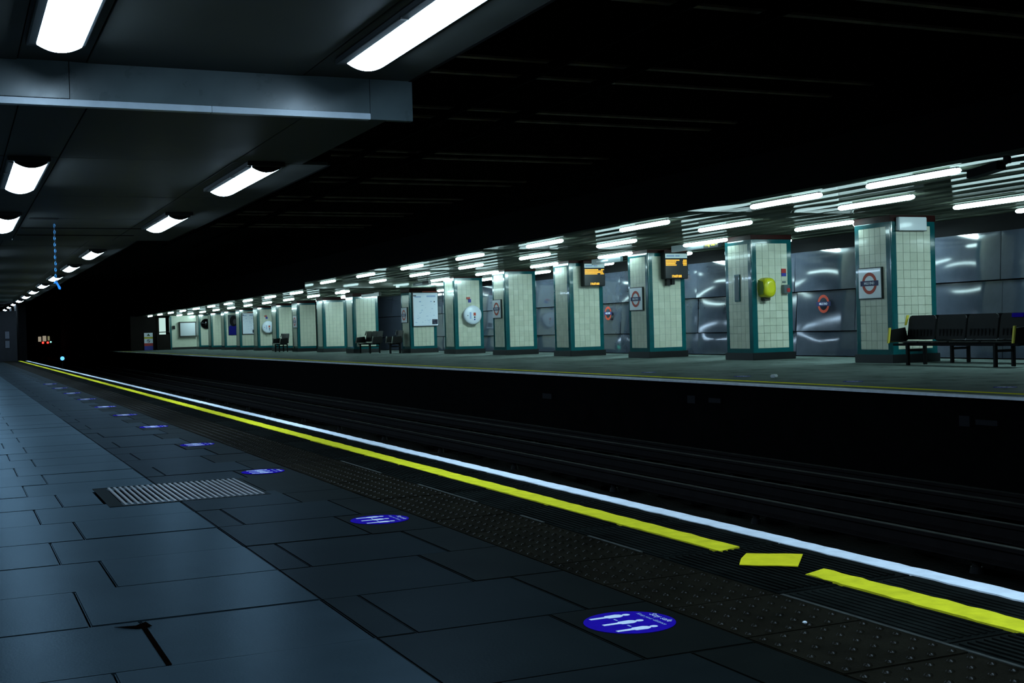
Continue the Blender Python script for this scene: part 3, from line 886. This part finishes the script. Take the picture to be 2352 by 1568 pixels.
# departure displays
def indicator(y, label, lines, clock, tail):
    t = thing('departure_display', label, 'display', (17.46, y - 0.16, 2.07), 0, 'departure displays')
    MB().box(-0.36, 0.36, -0.10, 0.10, 0.0, 0.70, bv=0.01).build('case', 'black_metal', t)
    MB().box(-0.335, 0.335, -0.108, -0.098, 0.02, 0.52).build('screen', 'screen_black', t)
    hd = MB().box(-0.335, 0.335, -0.112, -0.098, 0.545, 0.665, bv=0.003).build('header', 'indicator_header', t)
    MB().box(-0.30, -0.06, -0.1135, -0.111, 0.585, 0.625).box(-0.03, 0.10, -0.1135, -0.111, 0.585, 0.625).build('header_print', 'print_pale_blue', hd)
    MB().box(-0.36, 0.36, -0.10, 0.10, 0.70, 0.76, bv=0.004).build('top_band', 'red_band', t)
    rr = random.Random(y)
    for i, (a, b) in enumerate(lines):
        z = 0.475 - i * 0.042
        lb = MB()
        x = -0.325
        while x < -0.325 + a:
            wd = rr.uniform(0.012, 0.03)
            lb.box(x, min(x + wd, -0.325 + a), -0.1105, -0.108, z, z + 0.028)
            x += wd + 0.006
        x = 0.32 - b
        while x < 0.32:
            wd = rr.uniform(0.012, 0.03)
            lb.box(x, min(x + wd, 0.32), -0.1105, -0.108, z, z + 0.028)
            x += wd + 0.006
        lb.build('text_line', 'amber_led', t)
    inst('clock_digits', text_mesh(clock, 0.090, 'amber_led', bold=0.004), t, (0.0, -0.1095, 0.065), FACE_CAM)
    if tail:
        MB().box(-0.25, -0.14, -0.02, 0.10, -0.17, 0.0, bv=0.005).box(-0.10, -0.01, -0.02, 0.10, -0.15, 0.0, bv=0.005).build('under_box', 'black_metal', t)
    MB().box(-0.05, 0.05, 0.0, 0.06, 0.70, 0.80).build('bracket', 'black_metal', t)
indicator(28.29, 'amber departure display with a clock on the pillar with two small boxes below it', ((0.42, 0.11), (0.32, 0.12), (0.30, 0.12), (0.33, 0.11)), '19:07:00', True)
indicator(32.87, 'amber departure display on the pillar without a roundel', ((0.45, 0.10), (0.60, 0.0), (0.62, 0.0), (0.42, 0.12)), '19:07:00', False)

# hanging direction signs
def hang_sign(x, y0, y1, z0, z1, label, lit, box=True):
    t = thing('hanging_sign', label, 'sign', (x, y0, z0), 0, 'hanging direction signs')
    L, H_ = y1 - y0, z1 - z0
    MB().box(-0.04, 0.04, 0, L, 0, H_, bv=0.006).build('panel', 'grey_plate', t)
    for yy in (0.25, L - 0.25):
        MB().tube((0, yy, H_), (0, yy, H_ + 0.5 if H_ + z0 + 0.5 < 2.9 else 2.9 - z0), 0.012, 8).build('rod', 'black_metal', t)
    if box:
        MB().box(-0.055, 0.055, -0.02, 0.62, -0.01, H_ + 0.02, bv=0.006).build('light_box', 'screen_black', t)
    if lit:
        inst('lettering', text_mesh('Way out', 0.125, 'way_out_light', bold=0.004), t, (-0.058, 0.34, H_ / 2), FACE_TRACK)
        MB().prism([(-0.0575, 0.09, H_ / 2 + 0.012), (-0.0575, 0.055, H_ / 2 + 0.012), (-0.0575, 0.055, H_ / 2 + 0.035), (-0.0575, 0.01, H_ / 2), (-0.0575, 0.055, H_ / 2 - 0.035), (-0.0575, 0.055, H_ / 2 - 0.012), (-0.0575, 0.09, H_ / 2 - 0.012)], (-0.001, 0, 0)).build('arrow', 'way_out_light', t)
    else:
        MB().box(-0.042, -0.04, 0.7, L - 0.3, H_ * 0.35, H_ * 0.65).build('print_band', 'board_grey', t)
hang_sign(16.66, 24.79, 26.90, 2.69, 2.85, 'long hanging sign with glowing yellow way out lettering', True)
hang_sign(16.66, 29.52, 31.2, 2.62, 2.77, 'pale hanging sign in front of the second departure display', False, False)
hang_sign(15.9, 42.4, 44.1, 2.56, 2.68, 'hanging sign beside the larger help point pillar', False, True)
hang_sign(15.9, 48.2, 50.6, 2.36, 2.48, 'hanging sign with a dark end box above the small bench group', False, True)

# white box on the nearest pillar
t = thing('white_cabinet', 'small white light box high on the pillar behind the long bench', 'box', (17.22, 18.96, 2.59))
MB().box(-0.35, 0.35, -0.06, 0.04, 0, 0.26, bv=0.012).build('case', 'sign_white', t)
MB().box(-0.355, 0.355, -0.05, 0.04, -0.012, 0.0).build('rim', 'sign_frame', t)

# things on the pillar with the telephone
t = thing('telephone_hood', 'bright yellow telephone hood on a tiled pillar', 'telephone', (17.06, 23.64, 1.42))
hd = MB()
n = 18
out, inn = [], []
for i in range(n):
    a = 2 * math.pi * i / n
    ex = 2.6
    cx_, sz_ = math.cos(a), math.sin(a)
    px_ = math.copysign(abs(cx_) ** (2 / ex), cx_) * 0.175
    pz_ = 0.235 + math.copysign(abs(sz_) ** (2 / ex), sz_) * 0.235
    out.append((px_, pz_))
prof = [(-0.0, 1.0), (-0.16, 1.0), (-0.24, 0.93), (-0.28, 0.78), (-0.29, 0.5)]
vs = []
for d, s in prof:
    for px_, pz_ in out:
        vs.append((px_ * s, d, 0.235 + (pz_ - 0.235) * s))
hd.add(vs, [(k * n + i, k * n + (i + 1) % n, (k + 1) * n + (i + 1) % n, (k + 1) * n + i) for k in range(len(prof) - 1) for i in range(n)], 0, True)
hd.add(vs[-n:], [tuple(range(n))], 0)
hd.add(vs[:n], [tuple(range(n))], 0)
hd.build('hood', 'hood_yellow', t)
o = MB().prism([(-0.177, -0.03, 0.06), (-0.177, -0.22, 0.10), (-0.176, -0.25, 0.235), (-0.177, -0.22, 0.37), (-0.177, -0.03, 0.42)], (0.002, 0, 0)).build('side_opening', 'hood_inside', t)
MB().box(-0.09, 0.07, -0.16, 0.0, -0.06, 0.03, bv=0.01).build('telephone_base', 'board_frame', t)
t = thing('fire_sign', 'small red over blue sign above the call box on the telephone pillar', 'sign', (17.63, 23.64, 1.92))
MB().box(-0.06, 0.06, -0.014, 0.004, 0.075, 0.175).build('red_half', 'print_red', t)
MB().box(-0.06, 0.06, -0.014, 0.004, 0.0, 0.073).build('blue_half', 'print_blue', t)
t = thing('call_box', 'dark call box with a red button on the telephone pillar', 'box', (17.64, 23.64, 1.52))
MB().box(-0.085, 0.085, -0.10, 0.004, 0.0, 0.20, bv=0.01).build('case', 'grey_plate', t)
MB().box(0.0, 0.088, -0.115, -0.09, 0.03, 0.12, bv=0.008).build('button', 'print_red', t)
MB().box(-0.05, 0.04, -0.01, 0.004, 0.245, 0.285).build('label_plate', 'grey_plate', t)
t = thing('slot_plate', 'tall narrow metal plate on the track side of the telephone pillar', 'plate', (PX - 0.004, 24.20, 1.36))
MB().box(-0.03, 0.004, -0.105, 0.105, 0.0, 0.63, bv=0.008).build('frame', 'green_tile', t)
MB().box(-0.034, -0.028, -0.075, 0.075, 0.03, 0.60, bv=0.004).build('plate', 'grey_plate', t)

# help points
def help_point(x, y, z, label):
    t = thing('help_point', label, 'help point', (x, y, z), 0, 'round help points')
    MB().tube((0, 0.0, 0), (0, -0.20, 0), 0.31, 36, 0, 0.345).build('drum', 'disc_white', t)
    d = MB().dome((0, -0.20, 0), 0.345, 0.07, '-y', 36, 6, 0, False)
    d.build('face', 'disc_white', t)
    MB().box(-0.145, -0.085, -0.272, -0.255, -0.14, 0.10).build('speaker_strip', 'print_pale_blue', t)
    MB().box(0.0, 0.09, -0.276, -0.258, -0.03, 0.08, bv=0.004).build('red_symbol', 'roundel_red', t)
    MB().dome((0.045, -0.268, -0.085), 0.032, 0.014, '-y', 14, 3).build('emergency_button', 'print_black', t)
    MB().dome((0.045, -0.262, -0.165), 0.030, 0.014, '-y', 14, 3).build('information_button', 'print_blue', t)
    MB().dome((-0.215, -0.245, -0.02), 0.024, 0.014, '-y', 12, 3).build('lens', 'print_black', t)
    MB().box(-0.16, -0.02, -0.02, 0.0, 0.58, 0.66).build('red_flag', 'roundel_red', t)
    MB().box(-0.09, 0.02, -0.022, 0.0, 0.46, 0.58).build('blue_flag', 'print_blue', t)
help_point(17.37, 42.13, 1.41, 'large round white help point with a red symbol on its pillar')
help_point(16.31, 69.89, 1.33, 'small distant round white help point on its pillar')

# map boards
def map_board(x0, x1, z0, z1, y, label, dense):
    t = thing('map_board', label, 'board', ((x0 + x1) / 2, y, z0), 0, 'white map boards')
    W_, H_ = x1 - x0, z1 - z0
    MB().box(-W_ / 2 - 0.03, W_ / 2 + 0.03, -0.07, 0.0, -0.03, H_ + 0.03, bv=0.006).build('frame', 'sign_frame', t)
    MB().box(-W_ / 2, W_ / 2, -0.078, -0.068, 0, H_).build('sheet', 'print_white', t)
    b = MB()
    rr = random.Random(int(y))
    def pr(a, c, d, e, mi):
        b.box(-W_ / 2 + a * W_, -W_ / 2 + c * W_, -0.0795, -0.0775, d * H_, e * H_, mi)
    pr(0.0, 0.12, 0.90, 0.93, 1)
    pr(0.05, 0.32, 0.86, 0.90, 0)
    pr(0.55, 0.92, 0.87, 0.92, 0)
    pr(0.24, 0.32, 0.72, 0.75, 0)
    pr(0.70, 0.76, 0.72, 0.75, 0)
    pr(0.84, 0.89, 0.71, 0.745, 1)
    for i in range(26):
        x = rr.uniform(0.04, 0.9)
        z = rr.uniform(0.06, 0.68)
        pr(x, min(0.97, x + rr.uniform(0.02, 0.10)), z, z + rr.uniform(0.006, 0.014), 0)
    pr(0.76, 0.985, 0.04, 0.19, 1)
    b.build('print', ['print_pale_blue', 'print_navy'], t)
    MB().box(-W_ / 2 + 0.4 * W_, W_ / 2 + 0.03, -0.075, 0.0, H_ + 0.03, H_ + 0.06).build('red_header', 'roundel_red', t)
map_board(16.86, 17.90, 1.08, 2.40, 46.98, 'large white map board with a dark corner box on a pillar', True)
map_board(15.92, 16.68, 0.98, 2.22, 74.69, 'small distant white map board beside the round help point', True)

# portrait poster: plain dark figure over a blue field
t = thing('poster', 'poster of a dark-haired figure in blue on a distant pillar', 'poster', (16.32, 79.29, 0.92))
MB().box(-0.33, 0.33, -0.04, 0.0, 0, 1.30, bv=0.004).build('sheet', 'poster_ground', t)
MB().prism([(-0.30, -0.042, 0.02), (0.30, -0.042, 0.02), (0.30, -0.042, 0.55), (0.12, -0.042, 0.66), (-0.10, -0.042, 0.66), (-0.30, -0.042, 0.56)], (0, -0.003, 0)).build('blue_top', 'poster_blue', t)
MB().prism([(0.0 + 0.24 * math.cos(a * math.pi / 10), -0.0455, 0.90 + 0.34 * math.sin(a * math.pi / 10)) for a in range(20)], (0, -0.003, 0)).build('hair', 'portrait_hair', t)
MB().prism([(0.08 + 0.11 * math.cos(a * math.pi / 10), -0.049, 0.86 + 0.17 * math.sin(a * math.pi / 10)) for a in range(20)], (0, -0.003, 0)).build('face', 'portrait_skin', t)

# convex mirror
t = thing('convex_mirror', 'dark round convex mirror on the last distant pillar', 'mirror', (16.25, 88.28, 1.78))
MB().tube((0, 0, 0), (0, -0.10, 0), 0.36, 28).build('rim', 'black_metal', t)
MB().dome((0, -0.10, 0), 0.34, 0.16, '-y', 28, 8, 0, False).build('mirror_face', 'mirror_dark', t)

# ------------------------------------------------------------------ benches
def make_bench(seats, label, x, y, rot, edge='bench_yellow', group='steel benches on the opposite platform'):
    """bench along local y, facing local -x, origin at the front of the far end on the floor"""
    P_ = 0.755
    L = seats * P_
    t = thing('bench', label, 'bench', (x, y, 0), rot, group)
    for k in range(seats):
        a, b = -L + k * P_ + 0.025, -L + (k + 1) * P_ - 0.025
        sb = MB()
        pr_ = [(0.0, 0.425), (0.02, 0.450), (0.10, 0.448), (0.36, 0.425), (0.43, 0.44), (0.43, 0.425), (0.36, 0.405), (0.10, 0.428), (0.02, 0.43)]
        sb.prism([(px_, a, pz_) for px_, pz_ in pr_], (0, b - a, 0), 0)
        so = sb.build('seat', 'bench_steel', t)
        # backrest with rounded top corners
        c = 0.07
        ol = [(a, 0.47), (b, 0.47), (b, 0.92 - c), (b - c * 0.3, 0.92 - c * 0.3), (b - c, 0.92), (a + c, 0.92), (a + c * 0.3, 0.92 - c * 0.3), (a, 0.92 - c)]
        bb = MB()
        v = [(0.42 + (z - 0.47) * 0.16, yy, z) for yy, z in ol]
        bb.prism(v, (0.022, 0, 0.0))
        bo = bb.build('backrest', 'bench_steel', t)
        gb = MB()
        for i in range(7):
            yy = a + 0.09 + i * (b - a - 0.18) / 6
            gb.box(0.425, 0.432, yy - 0.012, yy + 0.012, 0.53, 0.66)
        gb.build('slot_row', 'bench_frame', bo)
    MB().box(0.10, 0.15, -L, 0, 0.36, 0.405).box(0.33, 0.38, -L, 0, 0.36, 0.405).build('beam', 'bench_frame', t)
    ys = [-0.45, -L + 0.45] if seats > 2 else [-0.35, -L + 0.35]
    for yy in ys:
        for xx in (0.05, 0.46):
            MB().box(xx - 0.028, xx + 0.028, yy - 0.03, yy + 0.03, 0.0, 0.40, bv=0.005).build('leg', 'bench_frame', t)
        MB().box(0.05, 0.46, yy - 0.02, yy + 0.02, 0.255, 0.30).build('cross_bar', 'bench_frame', t)
    for yy, s in ((0.0, 1), (-L, -1)):
        ar = MB().prism([(0.0, yy - 0.012, 0.42), (0.03, yy - 0.012, 0.66), (0.40, yy - 0.012, 0.70), (0.46, yy - 0.012, 0.47), (0.40, yy - 0.012, 0.42)], (0, 0.024, 0))
        ao = ar.build('armrest', 'bench_frame', t)
        MB().prism([(-0.03, yy - 0.018, 0.41), (0.005, yy - 0.018, 0.41), (0.05, yy - 0.018, 0.70), (0.015, yy - 0.018, 0.70)], (0, 0.036, 0)).build('edge_strip', edge, ao)
    MB().prism([(0.40, -0.004, 0.74), (0.44, -0.004, 0.74), (0.512, -0.004, 0.93), (0.455, -0.004, 0.93)], (0, 0.02, 0)).build('edge_strip', edge, t)
    return t
make_bench(4, 'long dark steel bench with yellow edges facing the tracks', 16.10, 18.40, 0)
make_bench(4, 'dark bench standing back to back behind the long bench', 17.75, 15.45, math.pi)
make_bench(3, 'small dark bench in the gap beside the plain pillar', 15.75, 51.2, 0, 'steel_edge')
make_bench(1, 'single dark seat next to the map board pillar', 16.0, 47.9, 0, 'steel_edge')
make_bench(2, 'short distant dark bench before the narrow pillars', 15.0, 63.2, 0, 'steel_edge')
# blue notice on the bench back
o = MB().box(0, 0.01, -0.13, 0.13, 0, 0.07).build('bench_notice', 'sticker_blue', None, (16.56, 15.72, 0.845), (0, 0.15, 0))
tag(o, 'small blue notice stuck on the top of the long bench back', 'sign')

# ------------------------------------------------------------------ cameras over the far platform edge
def cctv(x, y, label):
    t = thing('security_camera', label, 'camera', (x, y, 2.90), 0, 'security cameras')
    MB().tube((0, 0, 0.02), (0, 0, -0.06), 0.05, 12).build('mount', 'black_metal', t)
    MB().tube((0, 0, -0.05), (0.0, 0.14, -0.10), 0.02, 8).build('arm', 'black_metal', t)
    MB().prism([(-0.075, 0.10, -0.02), (0.075, 0.10, -0.02), (0.085, 0.10, -0.13), (-0.085, 0.10, -0.13)], (0, 0.52, -0.055)).build('housing', 'black_metal', t)
    MB().box(-0.095, 0.095, 0.45, 0.72, -0.085, -0.075).build('sun_shield', 'black_metal', t)
    MB().tube((0, 0.61, -0.13), (0, 0.64, -0.133), 0.045, 12).build('lens', 'screen_black', t)
cctv(12.42, 11.90, 'black security camera pointing along the opposite platform')
cctv(12.60, 11.05, 'black security camera at the picture edge')

# ------------------------------------------------------------------ far end of the opposite platform
e = thing('wall_end', 'dark hoarding and cross wall closing the opposite platform', 'wall', kind='structure')
MB().box(11.6, 13.35, 92.0, 92.2, 0, 3.1).box(12.0, 14.0, 95.0, 95.2, 0, 3.1).build('hoarding', 'hoarding', e)
MB().box(14.42, 17.4, 92.2, 92.6, 0.0, 3.1).build('cross_wall', 'cream_tile_dull', e)
MB().box(14.36, 14.50, 92.16, 92.4, 0.0, 2.4).build('corner_tile_strip', 'green_tile', e)
MB().box(14.36, 17.4, 92.17, 92.4, 0.0, 0.16).build('plinth', 'plinth_black', e)
MB().box(14.0, 14.45, 94.6, 94.8, 1.0, 2.35).build('lit_opening', 'door_glow', e)
t = thing('warning_sign', 'tall safety notice with yellow and red bands on the end hoarding', 'sign', (12.82, 91.97, 0.02))
MB().box(-0.30, 0.30, -0.02, 0.02, 0.50, 1.24, bv=0.004).build('white_panel', 'print_white', t)
MB().prism([(-0.12, -0.024, 1.02), (0.12, -0.024, 1.02), (0.0, -0.024, 1.20)], (0, -0.003, 0)).build('triangle', 'print_green', t)
MB().box(-0.30, 0.30, -0.026, -0.02, 0.82, 0.95).build('yellow_band', 'print_yellow', t)
rg = inst('ring', ring_mesh(0.085, 0.115, 0.004, 'print_navy', 24), t, (0, -0.022, 0.66), FACE_CAM)
MB().prism([(-0.07, -0.024, 0.73), (-0.03, -0.024, 0.75), (0.07, -0.024, 0.59), (0.03, -0.024, 0.57)], (0, -0.003, 0)).build('slash', 'print_navy', t)
MB().box(-0.30, 0.30, -0.02, 0.02, 0.30, 0.50).build('red_band', 'print_red', t)
MB().box(-0.30, 0.30, -0.02, 0.02, 0.0, 0.30).build('blue_band', 'print_blue', t)
t = thing('barrier_rail', 'dark tubular barrier in front of the lit opening', 'barrier', (13.4, 91.7, 0))
MB().path([(0, 0, 0), (0, 0, 1.20), (0.06, 0, 1.28), (0.78, 0, 1.30), (0.88, 0, 1.22), (0.90, 0, 0)], 0.03, 8).build('hoop', 'black_metal', t)
MB().box(0.03, 0.87, -0.01, 0.01, 0.05, 1.12).build('infill_panel', 'hoarding', t)
t = thing('notice_board', 'blank grey notice board in a deep frame on the cross wall', 'board', (15.62, 92.16, 0.98))
MB().box(-0.60, 0.60, -0.16, 0.0, -0.10, 1.02, bv=0.01).build('frame', 'board_frame', t)
MB().box(-0.53, 0.53, -0.175, -0.155, 0.0, 0.93).build('sheet', 'board_grey', t)
o = MB().box(14.56, 14.74, 92.08, 92.17, 1.47, 1.73, bv=0.01).build('switch_box', 'black_metal')
tag(o, 'small black box on the cross wall beside the notice board', 'box')

# ================================================================== ROOF OVER THE TRACKS
rf = thing('roof', 'black girder roof high over the tracks', 'roof', kind='structure')
MB().box(3.2, 12.4, -9, 150, 5.0, 5.2).build('roof_slab', 'soot', rf)
MB().box(3.0, 3.25, -9, 150, 3.4, 5.2).build('side_wall', 'soot', rf)
MB().box(12.0, 12.3, -9, 150, 3.5, 5.2).build('side_wall', 'soot', rf)
MB().box(-3, 20, 149, 150, -1.3, 5.2).build('tunnel_end', 'soot', rf)
MB().box(10.42, 12.2, 96, 149, -1.3, 5.2).build('tunnel_side', 'soot', rf)
MB().box(2.8, 3.14, 62, 149, -1.3, 5.2).build('tunnel_side', 'soot', rf)
gm = MB().box(0, 8.75, -0.02, 0.02, 0.03, 0.8).box(0, 8.75, -0.05, 0.05, 0, 0.03, 1).mesh('girder', ['girder', 'girder_flange_lit'])
for y in (10.2, 11.0, 13.92, 14.85, 17.28, 18.06, 21.7, 22.4, 25.6, 26.4, 29.4, 30.2, 33.2, 34.0, 37, 37.8):
    inst('girder', gm, rf, (3.25, y, 4.2))
for x in (6.85, 7.95):
    MB().tube((x, 5, 4.12), (x, 45, 4.12), 0.06, 10).build('roof_pipe', 'soot', rf)

# ================================================================== DISTANT TRAIN AND SIGNALS
t = thing('train', 'distant dark train end with lit cab windows and red tail lights', 'train', (8.92, 140, -0.9))
body = [(-1.3, 0.25), (1.3, 0.25), (1.38, 1.2), (1.30, 2.2), (0.95, 2.75), (0.4, 2.95), (-0.4, 2.95), (-0.95, 2.75), (-1.30, 2.2), (-1.38, 1.2)]
MB().prism([(x, 0, z) for x, z in body], (0, 8.5, 0)).build('car_body', 'train_body', t)
for x0, x1, z0, z1, m_ in ((-0.70, -0.40, 1.72, 2.25, 'cab_glow'), (-0.26, 0.10, 1.75, 2.32, 'cab_glow'), (0.24, 0.44, 1.82, 2.28, 'cab_glow_dim')):
    MB().box(x0, x1, -0.05, 0.02, z0, z1, bv=0.02).build('window', m_, t)
for x in (-0.24, 0.24):
    MB().dome((x, -0.02, 1.60), 0.11, 0.08, '-y', 14, 4).build('tail_light', 'red_light', t)
MB().dome((0.54, -0.02, 1.66), 0.085, 0.07, '-y', 14, 4).build('marker_light', 'cyan_light', t)
MB().box(-1.2, 1.2, 0.3, 8.0, 0.02, 0.25).build('bogie', 'black_metal', t)
t = thing('track_signal', 'low signal with a brilliant blue light between the tracks', 'signal', (6.26, 83, -1.12))
MB().box(-0.12, 0.12, -0.12, 0.12, 0, 0.06).box(-0.04, 0.04, -0.04, 0.04, 0.06, 0.72).build('post', 'black_metal', t)
MB().box(-0.16, 0.16, -0.06, 0.12, 0.70, 1.06, bv=0.02).build('signal_head', 'black_metal', t)
MB().dome((0, -0.06, 0.88), 0.125, 0.07, '-y', 18, 5).build('lens', 'blue_signal_light', t)
